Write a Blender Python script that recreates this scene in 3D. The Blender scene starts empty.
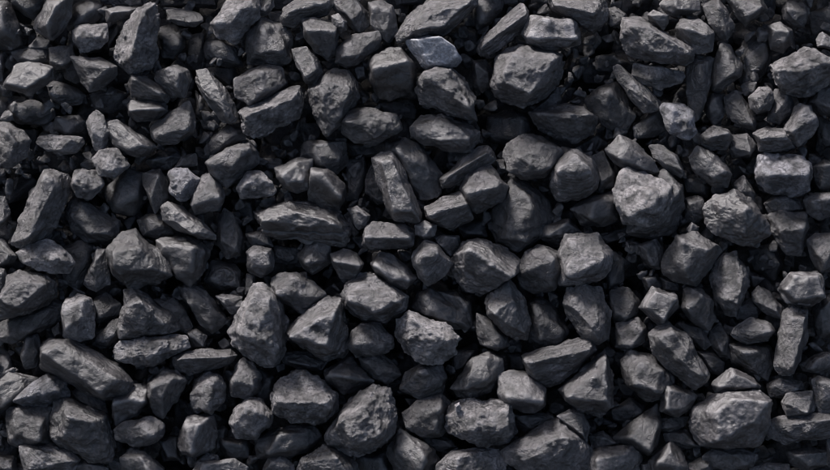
import bpy, bmesh, math, random
import numpy as np
from mathutils import Vector, Matrix

# ---------------------------------------------------------------- camera, sky, sun, exposure
C = bpy.context.scene.collection
SC = bpy.context.scene
S = 0.0012            # metres per digitised unit: lumps are 3 to 12 cm long
D = 2.4               # the camera stands 2.4 m from the face of the heap
SLOPE = math.radians(46)                      # tilt set steeper than coal's repose, so down-facing sides fall darker
R = Matrix.Rotation(SLOPE, 4, 'X')            # heap frame (u right, v up the slope, w out of it) -> world
LIFT = Vector((0, 0, 1.1))
M = Matrix.Translation(LIFT) @ R

cam = bpy.data.cameras.new('camera'); co = bpy.data.objects.new('camera', cam); C.objects.link(co)
co.matrix_world = M @ Matrix.Translation((0, 0, D))
cam.sensor_width = 36; cam.lens = 36 * D / (830 * S); cam.clip_start = 0.05; cam.clip_end = 200
SC.camera = co

SUN_HEAP = Vector((-0.38, 0.86, 0.24)).normalized()
sd = (R.to_3x3() @ SUN_HEAP).normalized()
w = bpy.data.worlds.new('World'); SC.world = w; w.use_nodes = True
nt = w.node_tree; sky = nt.nodes.new('ShaderNodeTexSky'); sky.sky_type = 'NISHITA'; sky.sun_disc = False
sky.sun_elevation = math.asin(sd.z); sky.sun_rotation = math.atan2(sd.x, sd.y)
sky.air_density = 1.0; sky.dust_density = 5.0; sky.ozone_density = 1.0
bg = nt.nodes['Background']; bg.inputs['Strength'].default_value = 0.06
nt.links.new(sky.outputs[0], bg.inputs[0])
sl = bpy.data.lights.new('sun', 'SUN'); sl.energy = 3.0; sl.angle = math.radians(13); sl.color = (1, .965, .965)
so = bpy.data.objects.new('sun', sl); C.objects.link(so)
so.rotation_euler = sd.to_track_quat('Z', 'Y').to_euler(); so.location = LIFT + sd * 5
vs = SC.view_settings; vs.view_transform = 'Standard'; vs.look = 'None'; vs.gamma = 1; vs.exposure = 1.45
SC.cycles.max_bounces = 5; SC.cycles.pixel_filter_type = 'BLACKMAN_HARRIS'; SC.cycles.filter_width = 1.15

# ---------------------------------------------------------------- helpers
def _hash(ix, iy, iz):
    h = (ix * 374761393 + iy * 668265263 + iz * 2147483647 + 1013904223) & 0xffffffff
    h = ((h ^ (h >> 13)) * 1274126177) & 0xffffffff
    h = ((h ^ (h >> 16)) * 2246822519) & 0xffffffff
    return ((h ^ (h >> 15)) & 0xffff) / 32767.5 - 1.0

def noise(p):
    """smooth value noise, -1..1, p is n x 3"""
    i = np.floor(p).astype(np.int64); f = p - i; f = f * f * (3 - 2 * f); out = 0
    for dx in (0, 1):
        for dy in (0, 1):
            for dz in (0, 1):
                wt = (f[:, 0] if dx else 1 - f[:, 0]) * (f[:, 1] if dy else 1 - f[:, 1]) * (f[:, 2] if dz else 1 - f[:, 2])
                out = out + wt * _hash(i[:, 0] + dx, i[:, 1] + dy, i[:, 2] + dz)
    return out

ICO = {}
def ico(level):
    if level not in ICO:
        bm = bmesh.new(); bmesh.ops.create_icosphere(bm, subdivisions=level, radius=1)
        ICO[level] = (np.array([v.co[:] for v in bm.verts]), np.array([[v.index for v in f.verts] for f in bm.faces]))
        bm.free()
    return ICO[level]

def planes_of(pts):
    bm = bmesh.new()
    for p in pts: bm.verts.new(p)
    bmesh.ops.convex_hull(bm, input=bm.verts)
    bm.normal_update(); out = []
    for f in bm.faces:
        if f.calc_area() < .5: continue
        n = np.array(f.normal[:]); d = float(n @ np.array(f.verts[0].co[:]))
        if d < 0: n, d = -n, -d
        for m, e in out:
            if n @ m > .995 and abs(d - e) < .6: break
        else: out.append((n, max(d, 1.5)))
    bm.free()
    return np.array([o[0] for o in out]), np.array([o[1] for o in out])

def rock(pts, rng, level, style='', chips=7, axes=None):
    """a broken lump: the planes that bound pts, chipped by a few more, edges slightly worn, surface roughened"""
    P = np.array(pts); mid0 = P.mean(axis=0); P = P - mid0
    n, d = planes_of([tuple(v) for v in P])
    cn, cd = [], []
    for _ in range(chips):
        v = rng.normal(size=3); v /= np.linalg.norm(v)
        cn.append(v); cd.append((P @ v).max() * rng.uniform(.89, .985))
    n = np.vstack([n, cn]) if chips else n
    d = np.concatenate([d, cd]) if chips else d
    s, faces = ico(level)
    if axes is not None: s = s @ axes
    s = s / np.linalg.norm(s, axis=1)[:, None]
    q = np.maximum(s @ n.T / d, 1e-6)
    p = 150.0 if 's' not in style and 'p' not in style else 100.0
    mx = q.max(axis=1)
    r = 1 / (mx * ((q / mx[:, None]) ** p).sum(axis=1) ** (1 / p))
    r = np.minimum(r, 1.05 * np.linalg.norm(P, axis=1).max())
    V = s * r[:, None]
    off = rng.uniform(0, 500, 3)
    k = 1.7 if 'c' in style else .45 if 's' in style else .5 if 'p' in style else 2.0 if 'b' in style else 1.0
    size = max(r.mean() / 22, .45)
    big = noise(V / 19 + off)
    mid = noise(V / 9 + off * 2)
    fine = noise(V / 4.2 + off * 3)
    tiny = noise(V / 2.1 + off * 4)
    t = (noise(V / 13 + off * 5) + .35 * mid) * 3.2       # stepped conchoidal breaks
    ft = t - np.floor(t); step = (np.floor(t) + np.clip((ft - .45) / .07, 0, 1)) / 3.2
    pit = np.minimum(noise(V / 6.5 + off * 6) + .25, 0)
    h = .35 * big + .35 * k * mid + .55 * k * fine + .42 * k * tiny + 2.2 * min(max(k, .9), 1.05) * step + .8 * k * pit
    if 'l' in style:
        g = V[:, 1] * .9 + V[:, 2] * .5 + 2.5 * mid
        h = h - 2.4 * np.exp(-((g - 2) / 1.3) ** 2) - 1.4 * np.exp(-((g + 9) / 1.0) ** 2)
    return V + s * (h * min(size, 1.25))[:, None] + mid0, faces

def mesh_from(name, V, F, mat):
    me = bpy.data.meshes.new(name)
    me.vertices.add(len(V)); me.vertices.foreach_set('co', V.astype(np.float32).ravel())
    me.loops.add(F.size); me.loops.foreach_set('vertex_index', F.astype(np.int32).ravel())
    me.polygons.add(len(F)); me.polygons.foreach_set('loop_start', np.arange(0, F.size, 3, dtype=np.int32))
    me.polygons.foreach_set('loop_total', np.full(len(F), 3, dtype=np.int32))
    me.polygons.foreach_set('use_smooth', np.ones(len(F), dtype=bool))
    me.update(); me.validate(); me.materials.append(mat)
    return me

def link(name, me, loc=(0, 0, 0)):
    o = bpy.data.objects.new(name, me); C.objects.link(o)
    o.matrix_world = M @ Matrix.Translation(loc)
    return o

# ---------------------------------------------------------------- materials
def coal_material(name, base=(.0165, .0158, .0165), dust=(.088, .0835, .087), dust_amount=.5, rough=(.24, .50), bump=1.0, speck=True, spec=.8, strata=0):
    m = bpy.data.materials.new(name); m.use_nodes = True
    N, L = m.node_tree.nodes, m.node_tree.links
    b = N['Principled BSDF']
    tc = N.new('ShaderNodeTexCoord'); oi = N.new('ShaderNodeObjectInfo')
    sh = N.new('ShaderNodeVectorMath'); sh.operation = 'MULTIPLY_ADD'
    cb = N.new('ShaderNodeCombineXYZ')
    for i in range(3): L.new(oi.outputs['Random'], cb.inputs[i])
    L.new(cb.outputs[0], sh.inputs[0]); sh.inputs[1].default_value = (37, 91, 53); L.new(tc.outputs['Object'], sh.inputs[2])
    P = sh.outputs[0]
    def tex(kind, scale, **kw):
        t = N.new(kind); t.inputs['Scale'].default_value = scale; L.new(P, t.inputs['Vector'])
        for k, v in kw.items():
            if k == 'feature': t.feature = v
            elif k == 'distance': t.distance = v
            else: t.inputs[k].default_value = v
        return t
    def ramp(src, a, c, lo=0, hi=1):
        r = N.new('ShaderNodeMapRange'); r.inputs['From Min'].default_value = a; r.inputs['From Max'].default_value = c
        r.inputs['To Min'].default_value = lo; r.inputs['To Max'].default_value = hi; L.new(src, r.inputs[0]); return r.outputs[0]
    def mix(f, a, c, mode='MIX'):
        x = N.new('ShaderNodeMix'); x.data_type = 'RGBA'; x.blend_type = mode
        for s_, v in ((x.inputs[0], f), (x.inputs[6], a), (x.inputs[7], c)):
            if hasattr(v, 'is_linked'): L.new(v, s_)
            elif isinstance(v, (int, float)): s_.default_value = v
            else: s_.default_value = (*v, 1)
        return x.outputs[2]
    n1 = tex('ShaderNodeTexNoise', 55, Detail=6, Roughness=.62, Distortion=.4)
    n2 = tex('ShaderNodeTexNoise', 330, Detail=5, Roughness=.7)
    n3 = tex('ShaderNodeTexNoise', 1100, Detail=3, Roughness=.7)
    dustf = ramp(n1.outputs['Fac'], .40, .60, 0, dust_amount)
    col = mix(dustf, base, dust)
    col = mix(ramp(n2.outputs['Fac'], .33, .70), mix(1.0, col, (.42, .42, .43), 'MULTIPLY'), mix(1.0, col, (1.95, 1.93, 1.93), 'MULTIPLY'))
    col = mix(1.0, col, oi.outputs['Color'], 'MULTIPLY')
    if speck:      # pale mineral grains in the broken faces
        sp = ramp(n3.outputs['Fac'], .66, .72, 0, .55)
        col = mix(sp, col, (.34, .34, .35))
    ge = N.new('ShaderNodeNewGeometry')          # worn, dusty edges are paler than faces, their glint put into the colour
    col = mix(ramp(ge.outputs['Pointiness'], .515, .60, 0, .6), col, mix(1.0, (.17, .165, .168), oi.outputs['Color'], 'MULTIPLY'))
    L.new(col, b.inputs['Base Color'])
    L.new(ramp(n2.outputs['Fac'], .3, .7, *rough), b.inputs['Roughness'])
    b.inputs['Specular IOR Level'].default_value = spec
    v1 = tex('ShaderNodeTexVoronoi', 210); v1.feature = 'F1'
    wv = N.new('ShaderNodeVectorMath'); wv.operation = 'MULTIPLY_ADD'; L.new(n1.outputs['Color'], wv.inputs[0]); wv.inputs[1].default_value = (.02, .02, .02); L.new(P, wv.inputs[2])
    v2 = tex('ShaderNodeTexVoronoi', 78); v2.feature = 'F1'; L.new(wv.outputs[0], v2.inputs['Vector'])
    h0 = N.new('ShaderNodeMath'); h0.operation = 'MULTIPLY_ADD'; L.new(v2.outputs['Distance'], h0.inputs[0]); h0.inputs[1].default_value = 1.5; L.new(n2.outputs['Fac'], h0.inputs[2])
    h1 = N.new('ShaderNodeMath'); h1.operation = 'MULTIPLY_ADD'; L.new(v1.outputs['Distance'], h1.inputs[0]); h1.inputs[1].default_value = .55; L.new(h0.outputs[0], h1.inputs[2])
    h2 = N.new('ShaderNodeMath'); h2.operation = 'MULTIPLY_ADD'; L.new(n3.outputs['Fac'], h2.inputs[0]); h2.inputs[1].default_value = .85; L.new(h1.outputs[0], h2.inputs[2])
    if strata:     # bedding: fine bands that run across the lump, in slightly different brightness and relief
        mp = N.new('ShaderNodeMapping'); mp.inputs['Scale'].default_value = (14, 40, 420); mp.inputs['Rotation'].default_value = (1.25, .35, .5); L.new(P, mp.inputs[0])
        ns = N.new('ShaderNodeTexNoise'); ns.inputs['Scale'].default_value = 1; ns.inputs['Detail'].default_value = 4; L.new(mp.outputs[0], ns.inputs['Vector'])
        h3 = N.new('ShaderNodeMath'); h3.operation = 'MULTIPLY_ADD'; L.new(ns.outputs['Fac'], h3.inputs[0]); h3.inputs[1].default_value = 1.6; L.new(h2.outputs[0], h3.inputs[2]); h2 = h3
        L.new(mix(ramp(ns.outputs['Fac'], .42, .60), mix(1.0, col, (.6, .6, .6), 'MULTIPLY'), mix(1.0, col, (1.45, 1.45, 1.45), 'MULTIPLY')), b.inputs['Base Color'])
    # a few hairline cracks
    vc = tex('ShaderNodeTexVoronoi', 42); vc.feature = 'DISTANCE_TO_EDGE'; L.new(wv.outputs[0], vc.inputs['Vector'])
    h4 = N.new('ShaderNodeMath'); h4.operation = 'MULTIPLY_ADD'; L.new(ramp(vc.outputs['Distance'], 0, .025, -1.1, 0), h4.inputs[0]); L.new(ramp(n1.outputs['Fac'], .48, .56), h4.inputs[1]); L.new(h2.outputs[0], h4.inputs[2]); h2 = h4
    bp = N.new('ShaderNodeBump'); bp.inputs['Strength'].default_value = .75 * bump; bp.inputs['Distance'].default_value = .0022
    L.new(h2.outputs[0], bp.inputs['Height']); L.new(bp.outputs[0], b.inputs['Normal'])
    return m

COAL = coal_material('coal')
SMOOTH = coal_material('smooth_coal', dust_amount=.35, bump=.75, rough=(.3, .52))
SLATE = coal_material('smooth_slate', base=(.05, .053, .06), dust=(.06, .062, .068), dust_amount=.4, bump=.18, speck=False, rough=(.5, .6))
CRUST = coal_material('crusted_coal', dust=(.115, .110, .112), dust_amount=.9, bump=1.25)
LAYERED = coal_material('layered_coal', bump=.9, strata=1)
GLOSSY = coal_material('glossy_coal', dust_amount=.28, bump=.6, rough=(.27, .52), spec=.8)
FINES = coal_material('coal_fines', base=(.02, .02, .022), dust=(.035, .035, .037), rough=(.8, .95), bump=1.3, speck=False)

# ---------------------------------------------------------------- the ground under the heap's face
def make_ground():
    nx, ny = 150, 110
    gx, gy = np.meshgrid(np.linspace(-900, 900, nx), np.linspace(-640, 640, ny))
    V = np.stack([gx.ravel(), gy.ravel(), np.zeros(gx.size)], 1)
    V[:, 2] = -118 + 9 * noise(V / 60 + 7) + 4 * noise(V / 17 + 3)
    i = (np.arange(ny - 1)[:, None] * nx + np.arange(nx - 1)).ravel()
    F = np.concatenate([np.stack([i, i + 1, i + nx + 1], 1), np.stack([i, i + nx + 1, i + nx], 1)])
    o = link('ground', mesh_from('ground', V * S, F, FINES)); o['kind'] = 'structure'
    # the flat yard the heap stands on, and the bulk of the heap falling away behind its crest
    me = bpy.data.meshes.new('coal_yard')
    bm = bmesh.new(); bmesh.ops.create_grid(bm, x_segments=8, y_segments=8, size=60); bm.to_mesh(me); bm.free()
    me.materials.append(FINES)
    y = bpy.data.objects.new('coal_yard', me); C.objects.link(y); y.location = (0, 0, 0.16); y['kind'] = 'structure'
make_ground()

# outline | ridge points | layer below the top | brightness of the coal and break style, one lump per line
DATA = """
@0,0
-20,0 25,5 45,40 60,95 60,130 30,142 -20,135|5,30 20,90|.8|.9
38,-10 135,-15 120,30 100,58 70,40 40,15||1|.9
150,-10 217,-12 210,50 190,90 155,122 108,85 106,60 130,30|180,20 150,80|0|1.25
225,10 265,0 300,20 305,50 280,75 235,80 205,92 203,60||.9|1
215,90 235,75 320,72 322,120 300,145 240,160 225,120||0|1.7c
320,28 350,18 410,25 395,50 350,62 318,65|340,40 390,35|.4|1.4
322,80 355,75 360,100 340,130 325,150||1.6|1
395,45 440,15 468,10 474,60 472,180 455,200 400,222 365,205 350,180 352,120 370,85|440,40 400,180|0|1.35c
85,140 115,112 150,122 150,150 90,150||.9|1
35,155 60,145 145,140 150,185 100,195 60,190||.9|1
150,145 215,140 225,175 200,205 165,210 148,190||.4|1.1
190,195 215,170 250,175 245,240 225,252 195,235||.7|.9
213,170 300,175 350,200 352,225 310,265 270,272 245,245 240,200||0|1
20,235 50,200 100,190 155,200 155,235 120,260 90,282 30,268 12,255||0|1.3
-20,160 8,165 14,200 8,240 -20,250||.9|1
395,222 430,225 480,255 505,290 495,305 440,298 395,285 388,250|400,235 490,285|0|1
470,215 510,200 530,192 560,210 572,240 550,290 515,290 480,250 465,235|505,205 545,225 535,260|0|1.2
140,250 170,245 230,262 255,285 240,310 190,318 150,290||1.1|1.1
270,280 330,265 380,280 375,320 340,340 300,335 275,310||1.3|.9
390,300 440,297 500,312 500,335 460,362 410,365 385,345 382,315|395,332 490,327|0|1.2
455,385 480,360 535,325 560,303 575,330 585,360 580,395 530,430 490,432 460,415||0|1
30,310 100,305 160,325 165,350 120,375 60,372 30,345||1.1|.8
165,350 235,345 255,365 250,395 210,410 165,390||.9|1
268,345 290,332 310,350 325,390 320,430 300,450 285,445 270,400 262,370||0|1.4c
325,370 355,360 400,390 460,430 465,450 430,468 385,460 340,430 322,400||0|1.2
-15,370 30,372 70,395 85,420 80,470 40,500 -15,500||0|1.1
115,408 150,400 190,412 245,412 255,430 235,455 180,465 130,450 112,430||0|1.3c
120,370 165,362 170,395 140,400||1.3|1
500,30 540,28 600,42 608,62 580,78 540,75 505,60||.4|1
480,85 520,75 550,100 550,140 520,175 485,175 475,130||1.1|.8
560,110 610,100 612,180 600,210 560,200||1.8|.8
635,70 665,30 700,-10 775,-15 775,50 740,90 710,130 665,115 640,85|650,75 695,80 735,20|0|1.6c
775,0 815,-10 820,20 800,45 775,45||.4|1.2
740,100 780,60 850,75 875,110 872,180 830,200 745,190||.6|1.1
618,120 640,95 680,125 720,150 730,200 690,200 640,195 612,170||1.1|.9
620,205 700,200 710,240 690,270 650,240||1.6|.8
703,240 750,205 800,192 845,205 850,250 800,290 740,312 705,290||0|1.35
715,335 760,312 850,270 895,262 905,300 895,350 830,385 760,412 735,400|740,350 880,300|0|1.35c
590,215 620,208 660,250 700,310 712,350 695,372 665,360 620,300 590,250||.2|1.1
585,270 620,310 640,350 620,370 590,350||1.4|.8
615,440 650,400 690,378 730,385 730,420 680,440 640,465 615,465||.7|1
600,360 640,360 660,380 640,392 610,385||.9|1
610,400 635,395 640,425 618,430||.8|1.4
475,-10 640,-10 640,15 480,18||1.3|.8
300,-10 430,-10 440,15 380,20 310,12||1.3|.8
0,285 45,290 30,330 -10,335||1.8|.8
460,450 520,440 550,470 510,500 460,490||1.5|.9
@277,0
15,30 50,10 80,-10 160,-15 165,20 150,45 90,60 50,80 20,72 8,50|40,40 90,10 150,15|.2|1.1
75,55 110,55 155,60 185,75 180,110 170,160 150,178 110,150 80,110|90,95 180,100|0|1.2
165,50 185,42 210,65 208,90 190,98 170,85||-.3|1.4
165,0 230,-10 270,30 275,70 250,98 225,85 200,50 170,30||.3|1.1
275,10 310,0 345,20 350,60 360,90 330,122 310,110 285,80||.2|1.4
175,150 220,110 300,98 310,120 300,145 240,190 210,198 180,185||0|1.2
45,145 90,143 130,190 135,220 110,248 85,245 60,200||0|1.1
135,185 170,185 185,205 150,210||.8|1
225,200 265,190 270,235 240,245 228,225||.6|1.2
275,185 300,165 370,145 395,175 415,200 415,260 400,290 310,290 280,240|285,215 395,190|.1|.9
355,105 395,50 420,20 460,-10 590,-15 590,20 550,60 510,100 470,112 410,115 370,125|440,50 570,20 500,85 420,95|0|1.4
380,120 430,112 500,115 525,135 548,178 530,195 480,205 450,210 425,185|420,122,.8 500,116,1.1 530,140,1 545,178,.8 520,195,.6 450,200,.5|-.1|2.6p
385,140 430,180 450,212 415,200 395,165||.4|1
425,235 450,215 520,200 560,245 588,290 590,355 540,345 490,320 440,310 425,280|440,230 520,215 575,330|0|1.1c
590,-10 680,-15 670,30 640,70 600,85 590,50||.8|1
598,145 615,115 680,50 730,10 752,35 745,75 700,120 640,160 605,168|610,145 660,105 745,45|0|1.5
742,100 765,52 880,60 905,95 900,130 830,150 760,135|748,122 765,60 880,65 900,122|0|2
648,215 660,175 700,150 760,142 820,150 850,170 848,200 835,250 800,290 740,318 660,290 650,260|665,250 700,170 830,185 750,290|0|1.6
585,180 625,180 645,215 640,255 615,280 590,255 578,220||.6|1
630,350 700,325 755,350 765,400 740,430 680,430 640,420 630,385||1.3|.8
770,330 800,290 840,262 850,300 829,350 780,360||.7|1.1
95,275 120,245 165,215 210,215 235,250 240,300 215,350 190,370 150,405 125,370 100,310||.1|1.1
195,365 215,330 290,328 350,345 372,385 350,400 300,425 235,428 205,400||0|1
300,310 400,300 415,330 410,355 350,350 320,335||1.1|1
400,375 430,345 490,345 560,370 602,395 600,430 580,455 520,450 450,435 410,405||0|1.4
350,-10 440,-10 430,10 360,15||1.3|1
510,100 560,70 600,95 600,150 575,170 540,140||1.3|.9
205,430 320,430 330,465 230,470||1.3|.8
760,-10 829,-15 800,40 770,40||1.4|.9
@553,0
-10,-15 140,-15 160,20 158,70 120,95 80,70 0,30|-5,20 60,35 120,45|.1|1.3
160,30 185,20 222,45 215,70 170,80||.6|1
208,75 215,60 270,58 330,95 360,130 415,145 418,180 390,195 330,190 270,180 225,160 208,120|225,80 280,90 290,165 330,120 400,160|0|1.6
280,45 300,30 345,45 345,70 330,90 290,65||-.1|1.3
315,15 345,-10 430,-15 435,30 400,45 350,45||.4|1.2
370,85 390,60 440,58 480,98 475,150 430,158 390,120|385,85 450,110|0|1.4
450,20 490,-5 520,30 540,75 520,115 500,110 470,75||.3|1.1
510,-15 620,-15 640,30 600,60 575,78 550,50||.4|1
690,30 700,5 750,10 762,40 755,80 710,80 690,60||.7|1
645,80 680,68 715,90 715,130 690,160 650,150||.5|1
570,130 640,90 650,180 620,240 570,260 550,200||1.2|.9
790,120 805,97 840,120 845,150 790,142||0|2.2
650,195 670,182 720,175 750,150 780,155 829,185 840,230 800,270 740,290 690,280 660,225|665,220 725,225 780,165 829,190|0|1.5c
500,130 530,145 565,190 560,230 510,265 475,270 480,210||.4|.9
395,190 430,170 482,175 478,230 460,300 430,360 410,350 400,280||.5|1
245,190 290,195 390,215 395,245 340,250 320,270 265,250 245,225||.1|1.3c
180,205 200,195 230,235 270,275 315,300 312,325 270,335 235,300 200,250||.1|1.1
98,300 140,265 190,245 210,270 240,345 220,385 170,385 120,345||.7|.9
-20,330 40,315 95,325 132,355 120,400 60,430 10,415 -40,385 -70,340|-45,345 50,360 100,345|.2|1
325,325 340,308 390,312 415,335 418,370 428,395 400,418 375,412 350,400 335,370||-.1|1.8b
240,380 290,340 325,330 340,390 300,410 250,415||.8|.9
450,300 475,280 510,285 510,350 480,375 460,340||.8|1
515,290 545,270 590,320 605,350 600,390 550,370 520,340||.6|1
585,290 615,262 650,265 662,295 650,330 610,342 590,325||0|1.3
665,270 700,275 722,300 715,345 680,370 640,360 655,335||.3|1.1
690,390 735,310 770,320 790,370 780,410 735,440 700,420|705,395 745,320 780,360|.1|1.6c
770,305 800,262 840,260 850,350 800,340||.3|1.1
440,410 480,378 520,390 535,410 520,445 470,450 445,435|470,410 520,400|.1|1.2
535,405 580,402 605,435 590,470 540,475 525,450||.3|1.1
600,400 640,380 690,385 695,410 720,440 680,455 620,450|615,415 690,410|0|1.3
130,170 180,160 230,190 180,220 130,210||1.7|.8
760,40 829,20 850,60 829,90 780,100||1.5|.9
790,350 850,360 850,440 795,430||1|1
85,430 130,400 160,430 120,470 60,450||1.2|1
@0,137
130,110 165,100 205,125 205,170 170,260 120,310 60,330 35,320 55,265 90,180|145,120 180,140 100,300|0|1.35
225,105 245,92 290,100 312,140 270,185 235,175 218,140||.1|1.4c
275,65 300,45 350,35 388,85 345,122 305,115||-.1|1.5c
320,150 385,95 430,110 435,190 400,230 340,220 315,190||.9|.8
200,225 225,180 300,220 355,255 355,300 320,325 260,310 215,285||.6|.9
430,110 480,100 505,130 500,185 465,225 450,195 430,140||.3|1.1
503,110 515,95 560,93 598,125 575,175 540,190 510,160||0|1.5b
520,95 545,60 585,50 590,85 560,95||.3|1.1
440,70 480,40 530,45 540,65 510,95 460,100||.7|1
572,200 590,150 605,115 630,112 665,155 672,185 650,215 590,225|580,205 620,160 665,185|0|1.5
620,75 680,35 745,18 770,40 770,80 720,120 680,150 640,115|625,80 680,40 755,35 700,90|0|1.3
710,150 745,105 780,105 825,150 820,175 780,175 720,185||-.1|1.7c
485,215 510,200 550,210 600,250 640,290 640,305 590,300 530,280 495,250||0|1.3
410,250 440,235 490,235 510,270 515,290 470,300 430,295||.6|.9
470,310 540,295 600,320 628,350 615,400 570,445 530,420 490,370||.1|1
655,240 670,215 700,235 728,300 720,350 680,362 655,320||.5|1
735,290 800,280 815,325 760,330||.4|1.1
740,345 760,328 815,332 820,390 780,420 745,400||.2|1.2
332,340 365,290 405,280 440,320 500,370 510,410 460,440 390,455 345,410 330,380||0|.9s
52,345 90,320 150,310 185,330 220,375 205,405 150,405 100,385 65,375||-.1|1.6c
250,440 290,340 320,335 328,400 330,440 290,460||.3|1
190,330 240,310 280,330 275,400 230,450 190,430||.8|.8
-15,300 10,310 50,355 40,380 -15,390||.3|1
-15,180 15,180 35,230 20,260 -15,285||.3|1.2
635,370 700,380 720,400 720,450 660,460 610,430||.8|.9
690,190 760,190 770,260 720,250||1.5|.8
60,60 90,60 90,95 40,100||1.4|.9
770,65 840,65 850,105 800,105||.9|1
150,270 190,280 190,320 150,310||1.2|1
738,410 760,415 755,470 735,470||.4|1.1
@277,137
288,70 310,55 345,55 375,90 410,160 430,225 425,250 400,260 340,235 320,180 300,120|310,72,1 345,65,1 412,225,1 350,222,1|-.2|1.5s
335,20 370,5 425,20 440,60 490,110 490,160 460,180 430,190 400,130 370,80 330,50||.3|1.1
265,130 285,85 310,130 330,195 300,200 262,165||.7|1
0,95 60,65 105,68 98,150 60,168 20,150 5,120||0|1.4
75,25 100,12 205,15 205,80 180,115 120,95 75,60||.5|.9
95,195 105,95 150,95 205,145 200,190 185,215 130,210|105,105 150,110 195,180|.1|1
205,70 260,60 270,110 240,190 205,190||.9|.8
495,120 540,90 600,30 630,25 660,65 640,75 590,100 555,140 500,150|510,120 625,50|.1|1.1
680,60 690,20 740,-5 800,0 845,40 848,70 800,115 740,127 700,105||.1|1
550,150 570,115 610,90 640,90 695,150 695,180 640,210 600,225 565,195|570,170 660,150|0|1.3
445,210 500,180 545,165 580,205 580,250 520,280 475,260 450,240|452,235 570,200|0|1.2
640,230 700,130 740,135 800,180 829,230 820,280 740,330 715,345 660,310 640,270|700,150,.6 765,190,.7 745,320,.6 690,300,.7|.6|.9l
655,70 680,65 690,105 665,100||.3|1.1
210,215 240,207 280,235 265,270 245,275 225,250||0|1.3
200,235 215,225 245,285 230,295 210,275||.3|1
-50,230 0,195 100,205 180,225 205,260 210,300 190,325 100,310 20,305 -40,290|-40,250 60,225 190,260 100,270|.1|1.1l
265,270 290,252 380,262 405,290 405,325 350,335 290,340 255,325|265,300 395,302|0|1.4
415,265 440,250 475,265 475,295 440,305 415,290||-.1|2
470,300 500,290 545,295 545,340 520,355 480,325||.1|1.2
410,345 445,312 480,325 520,375 515,400 450,450 425,420 408,385||0|1.4
280,380 310,350 345,355 390,395 415,420 385,455 345,445 300,410|290,385 340,425 400,430|0|1.5
160,350 200,337 240,350 260,380 230,425 190,420 165,380|170,370 250,385|.1|1.2
65,350 90,315 125,305 155,325 160,375 110,410 75,390||.2|1.1
-10,325 60,330 70,370 40,385 -20,370||.8|1
525,365 560,315 600,305 680,330 718,365 720,400 690,420 650,430 620,465 570,460 535,410|560,330 605,350 650,395 700,412|.1|1.4
720,400 740,345 790,325 840,350 850,400 830,450 770,465 730,440||.2|1
540,265 620,250 630,300 560,300||1|.9
360,340 405,335 405,370 380,385||.8|1
@553,137
-10,150 0,80 30,40 80,35 110,60 135,120 130,160 80,190 20,190|5,100 60,60 110,110|0|1.4
120,60 150,45 190,110 180,145 140,160 125,110||.4|1
160,40 200,-5 250,20 290,60 315,100 280,110 220,100 180,70||.1|1.3
285,25 320,22 370,55 395,110 380,120 340,95 300,60||.3|1.1
50,215 110,180 175,165 190,180 190,250 150,270 90,260||.4|1
183,160 215,100 270,108 355,150 345,200 330,250 280,265 210,255 195,210||-.2|1.8c
325,105 380,150 392,210 360,285 300,305 220,290 230,250 330,200||.4|.9
405,60 435,28 490,60 530,110 515,145 480,150 440,115 410,90||.1|1.1
610,130 620,60 650,45 740,60 765,80 760,160 730,180 680,165 640,160|620,115 755,115|0|1.7b
635,200 660,178 700,170 740,190 745,215 700,225 650,228||.2|1
645,235 680,225 755,228 760,270 740,350 700,350 660,290||.1|1.1
755,190 775,168 850,165 850,230 800,245 765,225||.1|1.3
780,90 810,70 850,75 850,155 800,155 785,130||.3|1
760,310 790,290 850,290 850,400 800,405 770,360||.1|1.2
455,215 480,180 540,165 600,195 640,260 645,285 600,325 545,315 490,290 460,260||0|1.2
540,140 570,115 605,170 600,195 550,170||.3|1.1
395,185 450,180 455,240 420,260 395,240||.6|.9
400,275 415,257 435,270 430,290 405,290||.1|1.3
330,370 370,300 430,288 490,320 505,345 430,445 370,430 330,405||0|1.2s
680,440 710,410 790,405 805,430 810,480 770,505 700,495 675,455||0|1.5
20,335 40,297 130,295 175,340 170,370 150,430 90,440 20,440||-.1|1.6
150,380 180,345 215,370 210,430 165,460||.8|.8
255,325 310,305 328,345 320,395 290,390 260,350||.4|1
0,280 45,245 90,290 40,295 15,330 -40,300 -35,270||.5|1.1
390,120 430,110 470,150 460,180 400,165||1|.8
130,300 220,270 250,290 160,320||1.1|.9
590,340 650,320 690,380 660,430 600,400||1.3|.7
265,420 310,410 325,450 280,460||.8|1
320,420 380,430 385,465 330,460||.7|1
-20,330 15,340 20,430 -20,440||.8|.9
@0,264
-15,130 0,90 25,40 60,25 130,30 160,55 165,100 120,135 60,150 0,160|10,100 60,40 145,60 60,130|.1|1.2
-15,15 15,15 25,45 10,90 -15,90||.3|1.1
0,175 60,160 150,110 190,120 185,170 120,200 40,240 0,220||.7|.8
185,150 200,110 235,92 270,105 282,150 280,220 240,235 190,215|200,130 255,105 265,150 210,190|0|1.7c
155,195 175,175 190,215 165,218||.3|1.1
280,110 320,85 360,120 355,150 300,175 280,160||.6|.8
280,210 330,175 362,165 360,215 310,255 280,240||.5|.9
375,85 400,78 430,95 465,130 510,150 530,190 500,205 400,215 362,220 365,150||.1|1.1
465,110 520,100 560,140 575,185 560,205 530,195 500,150||.5|.9
335,260 370,230 430,228 520,210 565,215 570,250 520,265 470,295 410,302 350,290||-.1|1.5c
560,205 590,197 620,215 615,250 575,250||.5|1
520,275 560,262 640,260 690,255 705,275 680,300 600,320 565,335 530,315|530,285 690,275|.1|1.2
535,70 570,65 620,85 650,120 680,170 640,210 600,180 560,120||.4|1
645,95 665,90 725,98 725,130 695,150 665,120||.1|1.4l
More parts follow.
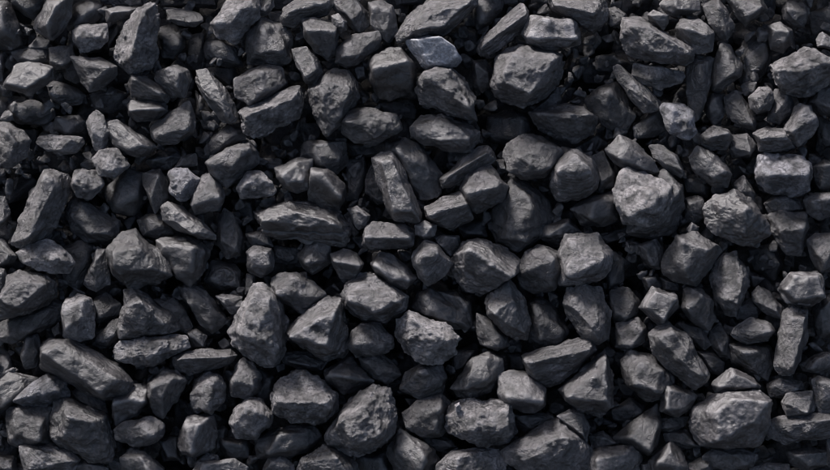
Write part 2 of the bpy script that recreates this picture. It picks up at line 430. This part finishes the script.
765,65 800,60 840,100 855,180 855,270 829,305 780,300 740,270 700,235 685,200 700,170 735,120|770,80 810,100 830,240 730,210|0|1.5c
125,280 130,250 160,228 210,228 290,270 360,310 390,350 380,385 310,405 270,390 200,350 130,315|140,260 200,240 370,345 310,380|0|1.1s
65,270 80,215 115,210 125,260 110,310 75,315||.8|.9
0,350 30,325 110,345 100,370 50,400 20,430 -15,440 -15,360||.4|.9
45,410 80,375 140,330 170,335 200,360 205,400 150,420 80,425|60,400 150,345 180,380|.1|1.2b
@0,313
20,280 60,270 160,275 160,330 150,390 80,400 30,385||.5|.8
165,270 195,258 225,262 280,290 320,310 345,400 330,440 270,445 200,400 165,380||.1|1
215,235 245,228 310,260 320,300 280,295 225,262||.5|.9
65,400 100,388 150,390 200,400 240,440 200,480 80,480||.2|1.4
210,445 280,440 320,465 320,490 200,490||.3|1.2
335,265 350,235 390,215 440,218 445,270 400,310 350,335 338,310|345,265 400,250 440,260|.1|1.4
440,215 500,168 530,172 558,205 530,260 490,310 460,300 445,260|455,215 525,190 490,250|.1|1.1
340,350 390,320 450,312 485,335 485,370 450,395 400,400 350,380||0|1.5
365,435 395,405 430,415 490,465 480,490 370,480||.2|1.2
570,245 590,205 620,180 650,182 672,215 670,265 630,298 580,285||.1|1.2c
690,200 705,160 730,135 760,150 780,180 780,230 740,255 695,245||.1|1.2
770,165 820,190 820,250 790,270 760,250||.8|.8
690,330 700,290 745,258 780,262 815,300 815,330 770,375 710,370||0|1.5c
540,350 560,312 640,308 650,350 640,400 580,430 538,410|560,325 605,325 580,415|.1|1.6
585,450 620,418 650,425 660,445 600,465||.3|1.2
575,480 600,445 700,435 745,465 740,490||.1|1.4
655,370 700,375 745,385 750,430 690,440 660,410||.8|.8
475,380 530,370 540,440 500,440||1|.8
785,480 805,435 845,428 880,455 880,490||.2|1.4
-15,360 10,365 15,400 -15,410||.8|.9
-15,420 40,430 50,470 -15,480||.9|.9
@277,264
0,35 30,25 60,30 110,55 145,95 110,110 75,145 30,110 -15,90 -15,45||.1|1.1
200,90 215,55 250,28 290,30 330,65 380,95 380,140 320,175 250,165 210,130|210,100 290,140 375,110|0|1.6
30,200 100,140 135,105 190,105 195,150 210,230 205,275 150,285 80,240 35,220|45,215 150,235 185,130|0|1.4
20,270 90,260 150,290 130,315 60,315 20,295||.6|.9
400,130 430,85 465,78 520,110 560,150 575,190 520,190 460,165||.4|1
480,85 540,85 580,120 585,180 560,200 540,130||.5|1
355,215 365,170 400,145 450,175 520,190 535,220 535,265 490,290 430,295 380,265||-.2|1.6c
215,240 225,200 260,180 310,180 345,210 350,250 310,270 240,280||.1|1.1c
245,280 310,262 355,300 370,330 330,360 290,340 255,310||.4|.9
140,320 180,300 220,280 255,320 285,350 250,375 200,385 150,355|150,325 215,335|.2|1
370,375 390,325 430,300 490,300 505,340 490,390 430,400||.3|1
520,370 560,320 590,280 640,262 670,285 670,330 640,375 590,400 540,390||.1|1
625,110 650,65 690,45 710,80 745,110 755,160 750,225 710,225 670,180 630,150||0|1.2
600,150 630,165 690,220 695,245 660,260 610,240 600,200||.2|1.1
755,110 790,95 829,130 870,200 850,240 780,250 755,230||.6|.9
733,275 829,255 870,230 935,225 948,265 910,305 850,350 810,368 760,330|740,290 850,270 935,250|.1|1.2
530,260 590,260 560,310 520,330||1|.9
690,270 730,270 750,320 700,320||1.1|.8
@277,313
665,190 700,173 745,180 803,225 803,275 770,295 690,285 665,240|690,250 740,237 798,265|-.1|1.6s
510,320 535,270 580,275 610,262 690,265 700,300 715,360 670,390 620,400 560,370 508,350|540,290 690,285 690,350 540,345|0|1.4c
705,300 800,300 829,310 829,345 740,360 715,335||.5|.9
668,415 740,372 800,345 840,315 870,330 935,410 930,450 880,490 760,490 690,440||-.1|1.5
485,450 530,415 600,405 660,410 690,440 680,490 480,490||.1|1.5
380,300 420,270 490,240 515,265 510,320 490,370 440,370 390,340||.3|1
180,330 200,290 250,235 290,220 330,230 360,290 350,350 310,400 240,420 160,395 150,365|185,320 260,270 310,365 250,380|0|1.2c
335,400 370,350 420,375 470,410 485,440 450,480 350,480||.3|1
430,370 520,380 530,400 490,415 450,400||.7|.9
-60,380 0,345 60,335 110,340 130,370 100,410 30,440 -50,430||.4|.9
60,440 140,395 200,415 235,450 240,490 55,490||.1|1.2
235,430 330,410 345,490 240,490||.9|.8
-15,240 20,195 70,180 120,190 180,245 180,290 130,330 40,320 -15,300|-5,260 80,260 165,265|0|1.4c
534,276 545,270 551,284 546,296 536,298||-.85|3.5
@553,264
35,120 45,75 90,65 140,80 170,140 165,220 135,242 90,220 55,170||0|1.3
165,80 220,70 260,110 250,150 210,180 175,160||.5|.9
190,180 250,165 280,190 275,230 230,260 190,245||.3|1.2c
260,130 300,72 370,95 372,130 330,180 320,180 295,145|270,130 300,80 365,100 325,165|0|1.6
385,130 395,70 440,75 480,120 485,160 465,195 420,180||.1|1.1
470,40 485,0 510,-30 545,-30 580,15 590,60 545,150 515,150 490,100||.2|1.1c
595,90 615,65 650,85 690,130 680,160 640,150 600,115||.2|1.3
675,75 710,28 790,25 810,100 770,125 700,115|685,75 715,35 785,32 800,95 710,105|0|1.5
780,130 810,100 850,80 850,210 800,215 780,190||.5|.9
545,125 590,105 620,130 610,160 550,165||.7|.9
535,210 540,190 590,160 640,170 660,200 640,230 580,240||.2|1.1
290,215 320,190 350,180 400,215 420,260 462,325 455,350 420,365 370,335 300,270|305,215 350,200 440,330|-.2|1.1
370,175 440,190 472,240 450,255 400,215||.5|.9
470,200 500,175 525,220 530,280 500,275 465,230||.6|.9
525,240 600,235 650,245 660,300 640,345 590,330 540,295||.5|.9
690,150 720,132 765,140 762,200 745,280 720,325 680,325 665,300 675,200|705,155 750,160 710,300|-.1|1.3
740,300 780,275 850,260 850,310 800,325 750,320||.3|1.1
205,290 235,260 290,270 340,310 365,345 320,400 280,405 220,370||.1|1
430,262 480,265 515,295 500,330 465,320||.6|.9
25,370 80,330 140,275 155,260 170,320 178,430 150,460 90,440 40,410|35,390 155,405 150,290|0|1.3
322,375 335,355 390,370 430,395 400,440 370,455 322,440||0|1.2
480,360 530,308 600,340 625,370 560,380 490,385|495,365 535,325 610,365|.1|1.4
@553,313
410,345 420,290 475,265 510,240 610,235 645,265 640,330 625,370 620,395 500,400 440,395|475,290 520,245 630,260 590,310 480,370|-.1|1.7
640,215 680,195 745,205 750,230 700,255 650,250||.5|1
685,270 700,245 775,235 785,290 760,305 700,305||0|1.4
775,205 800,190 850,205 850,290 800,300 785,265||.1|1.2
645,330 680,310 760,298 850,305 850,370 780,375 700,388 655,370||.1|1.3
700,415 760,400 829,410 840,450 760,470 710,450||.5|.9
590,465 640,448 700,455 710,490 590,490||.2|1.2
445,430 470,405 560,405 610,425 600,460 520,470 460,460||.2|1.2
290,440 350,385 385,410 400,465 390,490 300,480||.1|1.1
330,360 400,345 420,390 440,400 400,405 340,385||.4|1
312,320 350,305 405,310 395,340 350,358 315,350||.4|1
180,375 250,330 310,275 322,330 310,395 290,425 250,410||.2|.8s
175,290 230,255 275,270 270,300 220,325 185,320||.9|.8
15,310 50,288 90,300 110,340 100,385 60,350||0|1.2
100,430 150,400 240,398 262,430 255,490 110,490||0|1.5
110,370 150,355 200,390 150,400 120,410||.5|1
255,450 310,440 340,470 260,480||.3|1.1
400,455 440,432 475,445 480,490 400,490||.2|1.1
820,380 850,380 850,470 820,450||.3|1.1
"""
LABELS = """
medium blackish sunken upright lump, third left of the pale crusty square lump
small blackish sunken angular lump, second above left of the pale crusty square lump
medium grey rounded lump just above left of the pale crusty square lump
medium dark sunken rounded lump just above the pale crusty square lump
pale crusty square lump in the upper left of the coal heap
small grey oblong lump just above left of the tall pale pointed lump
tiny dark sunken upright lump just right of the pale crusty square lump
tall pale pointed lump in the upper left of the coal heap
small dark sunken blocky lump just left of the pale crusty square lump
small dark sunken oblong lump, second left of the pale crusty square lump
small dark angular lump just below left of the pale crusty square lump
small blackish sunken angular lump, second below left of the pale crusty square lump
medium dark rounded lump just below the pale crusty square lump
medium grey oblong lump, fourth below left of the pale crusty square lump
small dark sunken upright lump, fourth left of the pale crusty square lump
medium dark left-leaning lump just below the tall pale pointed lump
medium grey rounded lump just above the broad five-sided lump
medium dark sunken oblong lump, third below left of the pale crusty square lump
medium blackish sunken angular lump, second below the pale crusty square lump
medium grey oblong lump just above left of the broad five-sided lump
broad five-sided lump in the upper left of the coal heap
medium blackish sunken oblong lump, fourth above the long pale slab leaning to the right
small dark sunken angular lump, third above the long pale slab leaning to the right
medium grey upright lump, third left of the broad five-sided lump
medium grey left-leaning lump just left of the broad five-sided lump
medium dark angular lump, second above left of the long pale slab leaning to the right
medium grey oblong lump just above the long pale slab leaning to the right
tiny dark sunken blocky lump, second above the long pale slab leaning to the right
small dark oblong lump just above right of the tall pale pointed lump
medium blackish sunken angular lump just right of the tall pale pointed lump
blackish upright lump, second below left of the jagged lump with a bright upper face
jagged lump with a bright upper face in the upper left of the coal heap
small grey blocky lump just right of the jagged lump with a bright upper face
large dark angular lump just below right of the jagged lump with a bright upper face
blackish left-leaning lump below left of the jagged lump with a bright upper face
small blackish sunken blocky lump just below the jagged lump with a bright upper face
medium grey right-leaning lump just above left of the long rough-faced block
long rough-faced block in the upper left of the coal heap
medium dark left-leaning lump just left of the long rough-faced block
small blackish sunken upright lump just above right of the broad five-sided lump
medium dark sunken right-leaning lump just above the broad smooth-topped lump
tiny dark sunken oblong lump just right of the broad five-sided lump
tiny grey sunken blocky lump just above left of the broad smooth-topped lump
small blackish sunken oblong lump, second left of the jagged lump with a bright upper face
small blackish sunken oblong lump just above the tall pale pointed lump
small blackish sunken blocky lump, fifth above the long pale slab leaning to the right
small blackish sunken blocky lump just below the broad five-sided lump
medium dark oblong lump just left of the small pale knob
medium grey rounded lump just below left of the small pale knob
small pale knob in the upper middle of the coal heap
medium dark left-leaning lump just above right of the small pale knob
medium grey upright lump just right of the small pale knob
medium grey right-leaning lump just below right of the small pale knob
medium dark left-leaning lump just above left of the big upright grey lump with glinting specks
tiny dark sunken oblong lump just above the big upright grey lump with glinting specks
small grey blocky lump just left of the dark block with a lighter top face
dark block with a lighter top face in the upper middle of the coal heap
big brown-grey lump under the top edge in the upper middle of the coal heap
smooth pale blue-grey slab in the upper middle of the coal heap
tiny dark left-leaning lump just below left of the smooth pale blue-grey slab
rugged olive-grey lump in the upper middle of the coal heap
dark angular lump above left of the long wedge with a pale slanting top
long wedge with a pale slanting top in the upper middle of the coal heap
pale flat-topped oblong lump in the upper middle of the coal heap
very large pale rounded lump in the upper middle of the coal heap
small dark angular lump just above right of the rugged olive-grey lump
medium blackish sunken rounded lump just above left of the large rounded blue-grey lump
small dark sunken right-leaning lump just below right of the very large pale rounded lump
big upright grey lump with glinting specks in the upper middle of the coal heap
smooth six-sided lump in the upper middle of the coal heap
small dark sunken oblong lump just above right of the smooth six-sided lump
large grey oblong lump just below the rugged olive-grey lump
small dark oblong lump above left of the big brown-grey lump under the top edge
medium blackish sunken angular lump just above right of the smooth pale blue-grey slab
small blackish sunken oblong lump just below the smooth six-sided lump
small blackish sunken blocky lump just above the pale flat-topped oblong lump
medium grey oblong lump just above right of the pale flat-topped oblong lump
small dark blocky lump just above left of the big pale many-faced lump
big pale many-faced lump in the upper right of the coal heap
small grey angular lump just above the big pale many-faced lump
medium grey oblong lump just above right of the big pale many-faced lump
medium grey angular lump just right of the big pale many-faced lump
medium dark upright lump, second above the tall narrow dark tapering lump
medium dark angular lump, second above left of the small very pale chip
small dark sunken angular lump just above left of the small very pale chip
medium dark angular lump just above left of the large two-toned lump with a pale ridge
medium blackish sunken upright lump just left of the large two-toned lump with a pale ridge
small very pale chip in the upper right of the coal heap
large two-toned lump with a pale ridge in the upper right of the coal heap
medium blackish upright lump just above right of the tall narrow dark tapering lump
tall narrow dark tapering lump in the upper right of the coal heap
medium grey oblong lump just below the big pale many-faced lump
medium dark left-leaning lump, second below the big pale many-faced lump
medium blackish sunken rounded lump, second left of the small crumbly lump with pale blue-white crust
large dark oblong lump just above right of the large rounded blue-grey lump
small crumbly lump with pale blue-white crust in the upper right of the coal heap
medium blackish sunken angular lump just left of the small crumbly lump with pale blue-white crust
small dark sunken angular lump just below right of the tall narrow dark tapering lump
medium dark left-leaning lump just left of the pale rough wedge
small grey angular lump just right of the tall narrow dark tapering lump
medium dark angular lump just above left of the pale rough wedge
pale rough wedge in the upper right of the coal heap
small dark blocky lump just above right of the pale rough wedge
small grey angular lump just below right of the small crumbly lump with pale blue-white crust
small dark angular lump just above left of the blocky lump with a pale blue-tinged face
medium grey oblong lump just below left of the pale rough wedge
small blackish sunken oblong lump just below left of the big pale many-faced lump
small blackish sunken blocky lump just above the small very pale chip
small dark sunken blocky lump just right of the pale rough wedge
small dark sunken blocky lump just above right of the big rounded pale-topped lump
long pale slab leaning to the right at mid-height on the left of the coal heap
medium grey crusty lump just above right of the long pale slab leaning to the right
medium pale crusty lump just below left of the broad five-sided lump
medium blackish sunken angular lump just above the very large smooth dark lump
large blackish left-leaning lump just right of the long pale slab leaning to the right
medium dark upright lump, second above the very large smooth dark lump
medium pale crusty lump, second left of the broad smooth-topped lump
small dark right-leaning lump just left of the broad smooth-topped lump
small dark sunken oblong lump, second below the broad five-sided lump
medium pale rounded lump just below left of the broad smooth-topped lump
broad smooth-topped lump at mid-height on the left of the coal heap
medium pale crusty lump just below right of the broad smooth-topped lump
medium grey left-leaning lump, second above right of the very large smooth dark lump
medium blackish angular lump just above right of the very large smooth dark lump
large dark rounded lump just right of the very large smooth dark lump
medium dark upright lump, second below the broad smooth-topped lump
small dark blocky lump just left of the wide layered slab
medium grey angular lump, second below left of the wide layered slab
very large smooth dark lump at mid-height on the left of the coal heap
medium pale oblong lump just below the long pale slab leaning to the right
medium dark upright lump just left of the very large smooth dark lump
medium blackish sunken angular lump just above the upright lump with a pale crusted top
small dark blocky lump just below left of the long pale slab leaning to the right
small grey upright lump just left of the long pale slab leaning to the right
medium blackish sunken angular lump, second above left of the very large mottled pale lump
small blackish sunken blocky lump just below the broad smooth-topped lump
tiny blackish blocky lump above left of the long pale slab leaning to the right
small dark sunken oblong lump just right of the broad smooth-topped lump
tiny dark blocky lump below right of the long pale slab leaning to the right
tiny dark upright lump just above the very large mottled pale lump
long pale flat-faced slab near the middle of the coal heap
large dark left-leaning lump just above right of the long pale flat-faced slab
small dark sunken upright lump just left of the long pale flat-faced slab
medium grey angular lump just above the wide layered slab
medium blackish angular lump just below left of the smooth six-sided lump
medium dark angular lump just above right of the wide layered slab
medium blackish sunken upright lump, second left of the long pale flat-faced slab
medium dark right-leaning lump just above left of the cube-like lump
large rounded blue-grey lump in the upper middle of the coal heap
cube-like lump near the middle of the coal heap
medium grey rounded lump just below left of the cube-like lump
very large flat dark slab near the middle of the coal heap
tiny dark left-leaning lump just above right of the cube-like lump
small grey angular lump just below left of the long pale flat-faced slab
tiny dark upright lump just right of the wide layered slab
wide layered slab near the middle of the coal heap
medium grey oblong lump just below the long pale flat-faced slab
small pale angular lump just below right of the long pale flat-faced slab
small grey angular lump just above left of the large lump with a pale bent ridge
medium grey rounded lump just left of the large lump with a pale bent ridge
medium pale left-leaning lump just above right of the large lump with a pale domed top
medium grey angular lump just above left of the large lump with a pale domed top
medium dark angular lump just below the wide layered slab
small dark sunken blocky lump just below left of the wide layered slab
large lump with a pale bent ridge near the middle of the coal heap
medium dark rounded lump just below the very large flat dark slab
small blackish sunken oblong lump just above the large lump with a pale bent ridge
tiny dark blocky lump, second above right of the large lump with a pale domed top
big rounded pale-topped lump at mid-height on the right of the coal heap
medium dark upright lump just right of the big rounded pale-topped lump
medium grey left-leaning lump just above the crusty pale lump on a darker one
medium dark left-leaning lump just below the small crumbly lump with pale blue-white crust
medium dark angular lump just below right of the big rounded pale-topped lump
crusty pale lump on a darker one at mid-height on the right of the coal heap
large blackish rounded lump just below right of the crusty pale lump on a darker one
medium dark left-leaning lump, second below right of the small crumbly lump with pale blue-white crust
blocky lump with a pale blue-tinged face at mid-height on the right of the coal heap
small dark oblong lump just below the blocky lump with a pale blue-tinged face
medium dark angular lump just above the pale flat-topped square lump
medium grey angular lump just below right of the blocky lump with a pale blue-tinged face
medium dark angular lump just right of the blocky lump with a pale blue-tinged face
medium grey angular lump, second above right of the pale flat-topped square lump
very large round grey boulder at mid-height on the right of the coal heap
small dark blocky lump just above the very large round grey boulder
small blackish blocky lump just left of the very large round grey boulder
tiny grey blocky lump just above the large smooth diamond-shaped lump
large smooth diamond-shaped lump at mid-height on the right of the coal heap
medium pale rounded lump just above right of the pale flat-topped square lump
pale square cracked block at mid-height on the right of the coal heap
medium blackish sunken upright lump just right of the pale square cracked block
small dark angular lump just left of the large smooth diamond-shaped lump
small dark angular lump just above left of the pale square cracked block
small blackish sunken blocky lump just above left of the very large round grey boulder
small blackish sunken oblong lump just above right of the pale square cracked block
medium blackish sunken blocky lump just above left of the pale flat-topped square lump
small dark sunken blocky lump, second below left of the large smooth diamond-shaped lump
small dark sunken oblong lump just below left of the large smooth diamond-shaped lump
small blackish sunken upright lump just left of the pale square cracked block
large grey rounded lump just above left of the upright lump with a pale crusted top
small dark upright lump, second below left of the long pale slab leaning to the right
medium blackish sunken right-leaning lump just left of the upright lump with a pale crusted top
upright lump with a pale crusted top in the lower left of the coal heap
tiny dark blocky lump just below left of the upright lump with a pale crusted top
medium blackish angular lump just above right of the upright lump with a pale crusted top
small blackish right-leaning lump just below right of the upright lump with a pale crusted top
large dark rounded lump just above the long crinkled spindle-shaped lump
medium blackish left-leaning lump just above right of the long crinkled spindle-shaped lump
long crinkled spindle-shaped lump in the lower left of the coal heap
small dark blocky lump just right of the long crinkled spindle-shaped lump
medium grey oblong lump just below left of the very large mottled pale lump
medium dark left-leaning lump just left of the very large mottled pale lump
small grey angular lump just above left of the very large mottled pale lump
very large mottled pale lump in the lower left of the coal heap
very long smooth sloping lump in the lower left of the coal heap
small blackish sunken upright lump just left of the very long smooth sloping lump
medium blackish right-leaning lump, second left of the very long smooth sloping lump
medium grey oblong lump just below left of the very long smooth sloping lump
large blackish angular lump just left of the large slabby lump with a vertical edge
large slabby lump with a vertical edge in the lower left of the coal heap
small blackish left-leaning lump just above the large slabby lump with a vertical edge
medium grey oblong lump just below left of the large slabby lump with a vertical edge
medium grey oblong lump just below the large slabby lump with a vertical edge
medium grey rounded lump just above right of the large slabby lump with a vertical edge
medium dark rounded lump just below the long crinkled spindle-shaped lump
medium pale oblong lump just right of the large slabby lump with a vertical edge
medium grey angular lump just below right of the large slabby lump with a vertical edge
medium grey crusty lump just above the lump with a pale left face
medium grey rounded lump just below the very large mottled pale lump
small blackish sunken upright lump just left of the broad low lump with a glittering top
medium pale crusty lump, second right of the lump with a pale left face
lump with a pale left face in the lower left of the coal heap
small grey oblong lump just below the lump with a pale left face
medium grey oblong lump just below right of the lump with a pale left face
small blackish sunken angular lump just right of the lump with a pale left face
small blackish sunken blocky lump just below left of the lump with a pale left face
small grey oblong lump, second below left of the speckled lump with dark lower half
tiny blackish sunken upright lump, second left of the large slabby lump with a vertical edge
small blackish sunken blocky lump, third left of the large slabby lump with a vertical edge
medium dark left-leaning lump just above left of the pale wedge-topped lump
large lump with a pale domed top near the middle of the coal heap
pale wedge-topped lump in the lower middle of the coal heap
medium blackish oblong lump just below left of the pale wedge-topped lump
medium dark left-leaning lump just above right of the big pale chunky lump
small dark left-leaning lump just below left of the large lump with a pale bent ridge
big pale chunky lump in the lower middle of the coal heap
medium dark crusty lump just below the large lump with a pale domed top
medium blackish oblong lump just below left of the big pale chunky lump
medium dark rounded lump just above right of the broad low lump with a glittering top
medium dark angular lump just below the big pale chunky lump
medium dark right-leaning lump just above right of the tiny white chip
large grey rounded lump just below right of the large lump with a pale bent ridge
medium dark left-leaning lump just above left of the smooth pale-topped lump with a black underside
medium blackish angular lump just above the long lump tapering down to the left
long lump tapering down to the left in the lower right of the coal heap
small blackish sunken right-leaning lump just below right of the big pale chunky lump
small blackish sunken blocky lump just above the smooth pale-topped lump with a black underside
smooth pale-topped lump with a black underside in the lower middle of the coal heap
blocky lump carrying a tiny white chip in the lower middle of the coal heap
medium blackish oblong lump just below the smooth pale-topped lump with a black underside
huge pale lump cut by the bottom edge in the lower middle of the coal heap
large pale oblong lump just below the blocky lump carrying a tiny white chip
medium dark rounded lump just left of the tiny white chip
speckled lump with dark lower half in the lower middle of the coal heap
large dark angular lump just below right of the speckled lump with dark lower half
small blackish sunken oblong lump just below left of the tiny white chip
large blackish oblong lump just below the broad low lump with a glittering top
medium grey oblong lump just below left of the speckled lump with dark lower half
medium blackish sunken blocky lump just below the speckled lump with dark lower half
broad low lump with a glittering top in the lower middle of the coal heap
tiny white chip in the lower middle of the coal heap
large grey left-leaning lump just below the pale square cracked block
medium blackish angular lump just below right of the pale square cracked block
medium grey crusty lump just above the large egg-shaped lump
medium pale angular lump just above the long leaning bullet-shaped lump
medium dark left-leaning lump just below the large smooth diamond-shaped lump
large dark crusty lump just below right of the large smooth diamond-shaped lump
medium grey left-leaning lump just left of the pale flat-topped square lump
pale flat-topped square lump at mid-height on the right of the coal heap
medium blackish upright lump just below right of the pale flat-topped square lump
small blackish sunken blocky lump, second above left of the tall upright lump
medium dark angular lump just left of the tall upright lump
long leaning bullet-shaped lump in the lower right of the coal heap
small blackish left-leaning lump just above right of the long leaning bullet-shaped lump
small blackish upright lump, second right of the long leaning bullet-shaped lump
medium blackish angular lump just below left of the tall upright lump
tall upright lump in the lower right of the coal heap
small dark oblong lump just below right of the tall upright lump
large egg-shaped lump in the lower right of the coal heap
small blackish left-leaning lump just right of the long leaning bullet-shaped lump
tall triangular lump in the lower right of the coal heap
medium grey angular lump just below right of the large egg-shaped lump
medium grey oblong lump just above the huge pale faceted boulder
huge pale faceted boulder in the lower right of the coal heap
small dark oblong lump just below the tall upright lump
medium grey angular lump just right of the huge pale faceted boulder
medium grey angular lump, second below right of the tall upright lump
large grey oblong lump, second right of the huge pale faceted boulder
medium blackish oblong lump, second below right of the huge pale faceted boulder
small grey oblong lump just below right of the huge pale faceted boulder
medium grey oblong lump just below the huge pale faceted boulder
medium dark angular lump just below right of the smooth dark triangular lump
small dark oblong lump just left of the huge pale faceted boulder
small dark oblong lump just right of the smooth dark triangular lump
smooth dark triangular lump in the lower right of the coal heap
small blackish sunken oblong lump just above left of the smooth dark triangular lump
small grey left-leaning lump just below left of the tall triangular lump
medium pale oblong lump just below left of the smooth dark triangular lump
small dark oblong lump just left of the smooth dark triangular lump
small dark oblong lump just below the smooth dark triangular lump
small dark blocky lump just below left of the huge pale faceted boulder
small dark upright lump, fourth right of the huge pale faceted boulder
""".strip().splitlines()

# ---------------------------------------------------------------- the lumps
def parse():
    ox = oy = 0; out = []
    for line in DATA.strip().splitlines():
        if line[0] == '@':
            ox, oy = map(float, line[1:].split(',')); continue
        f = line.split('|')
        pt = lambda s: (ox + float(s[0]) / 2.994, oy + float(s[1]) / 2.994)
        P = [pt(a.split(',')) for a in f[0].split()]
        Q = [(*pt(a.split(',')), float(a.split(',')[2]) if a.count(',') > 1 else 1.0) for a in f[1].split()]
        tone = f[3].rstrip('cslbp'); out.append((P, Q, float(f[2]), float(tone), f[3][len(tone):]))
    return out

LAYER = 27.0
def build_lump(k, P, Q, depth, tone, style, label):
    rng = np.random.default_rng(1000 + k)
    P = np.array(P)
    w0 = -depth * LAYER + rng.uniform(-2, 2)
    f = (D / S - w0) / (D / S)                         # farther lumps are truly as big as they look at their own distance
    P = np.stack([(P[:, 0] - 415) * f, (235 - P[:, 1]) * f], 1)
    x, y = P[:, 0], P[:, 1]; x2, y2 = np.roll(x, -1), np.roll(y, -1)
    cr = x * y2 - x2 * y; A = cr.sum() / 2
    c = np.array([((x + x2) * cr).sum(), ((y + y2) * cr).sum()]) / (6 * A)
    L = P - c
    ev, ax = np.linalg.eigh(np.cov(L.T)); minor = np.ptp(L @ ax[:, 0]); major = np.ptp(L @ ax[:, 1])
    t = min(max(.48 * minor, 4.0), 28.0)
    pts = []
    for a, b in L:
        pts.append((a * 1.085, b * 1.085, rng.uniform(-.15, .12 if Q else .35) * t)); pts.append((a * .92, b * .92, -.55 * t))
        pts.append((a * .5, b * .5, -t))
    if Q:
        for qx, qy, h in Q:
            a, b = (qx - 415) * f - c[0], (235 - qy) * f - c[1]
            pts.append((a * .97, b * .97, t * h * 1.3))
    else:
        g = rng.uniform(-.95, .95, 2); m = int(rng.integers(3, 5)); a0 = rng.uniform(0, len(L))
        for j in range(m):
            a, b = L[int(a0 + j * len(L) / m) % len(L)] * rng.uniform(.5, .8)
            pts.append((a, b, t * min(1.25, max(.5, .95 + (g[0] * a + g[1] * b) / minor + rng.uniform(-.12, .12)))))
    A3 = np.diag([1, 1, 1.0])
    u, v = ax[:, 1], ax[:, 0]
    A3 = np.array([[*(u * major / 2), 0], [*(v * minor / 2), 0], [0, 0, t]])
    lev = 6 if major > 58 and depth < .3 else 5 if depth < .8 else 4
    V, F = rock(pts, rng, lev, style, chips=int(rng.integers(4, 9)), axes=A3)
    if np.linalg.det(A3) < 0: F = F[:, ::-1]
    mat = SLATE if 'p' in style else SMOOTH if 's' in style else CRUST if 'c' in style or 'b' in style else (COAL, LAYERED, GLOSSY, COAL, LAYERED)[int(rng.integers(0, 5))]
    o = link('coal_lump', mesh_from('coal_lump', V * S, F, mat), (c[0] * S, c[1] * S, w0 * S))
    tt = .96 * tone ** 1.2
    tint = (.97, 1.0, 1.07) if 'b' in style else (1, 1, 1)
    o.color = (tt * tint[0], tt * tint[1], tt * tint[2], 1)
    o['label'] = label; o['category'] = 'coal lump'; o['group'] = 'coal lumps heaped over one another'
    return o

for k, row in enumerate(parse()):
    build_lump(k, *row, LABELS[k])

# ---------------------------------------------------------------- smaller rubble wedged below and around them
def rubble():
    rng = np.random.default_rng(5)
    VV, FF, n = [], [], 0
    def add(x, y, wz, r, level, m=14):
        nonlocal n
        pts = rng.normal(size=(m, 3)); pts /= np.linalg.norm(pts, axis=1)[:, None]
        pts = pts * r * np.array([1.25, 1.0, .85]) * rng.uniform(.85, 1.1, (m, 1))
        V, F = rock([tuple(p) for p in pts], rng, level, '', chips=2)
        q = Matrix.Rotation(rng.uniform(0, 6.28), 3, 'Z') @ Matrix.Rotation(rng.uniform(-1, 1), 3, 'X')
        V = V @ np.array(q).T + (x, y, wz)
        VV.append(V); FF.append(F + n); n += len(V)
    for gx in np.arange(-440, 441, 33):
        for gy in np.arange(-260, 261, 33):
            add(gx + rng.uniform(-11, 11), gy + rng.uniform(-11, 11), -62 + rng.uniform(-8, 8), rng.uniform(15, 23), 4)
    for _ in range(3200):       # chips and crumbs caught in the gaps
        add(rng.uniform(-440, 440), rng.uniform(-260, 260), rng.uniform(-52, -14), rng.uniform(4.5, 9.5), 3, 8)
    for gx in np.arange(-640, 641, 40):
        for gy in np.arange(-470, 471, 40):
            add(gx + rng.uniform(-13, 13), gy + rng.uniform(-13, 13), -104 + rng.uniform(-8, 8), rng.uniform(19, 28), 3)
    for gx in np.arange(-640, 641, 34):
        for gy in np.arange(-470, 471, 34):
            x, y = gx + rng.uniform(-15, 15), gy + rng.uniform(-15, 15)
            if abs(x) < 436 and abs(y) < 256: continue
            r = rng.uniform(13, 27)
            add(x, y, rng.uniform(-24, 0), r, 3, 9); add(x + 17, y + 15, -38 + rng.uniform(-6, 6), r * .9, 3)
    o = link('coal_rubble', mesh_from('coal_rubble', np.vstack(VV) * S, np.vstack(FF), COAL))
    o.color = (.95, .95, .95, 1)
    o['kind'] = 'stuff'; o['label'] = 'dark rubble of smaller coal wedged in the gaps under the lumps'; o['category'] = 'rubble'
rubble()
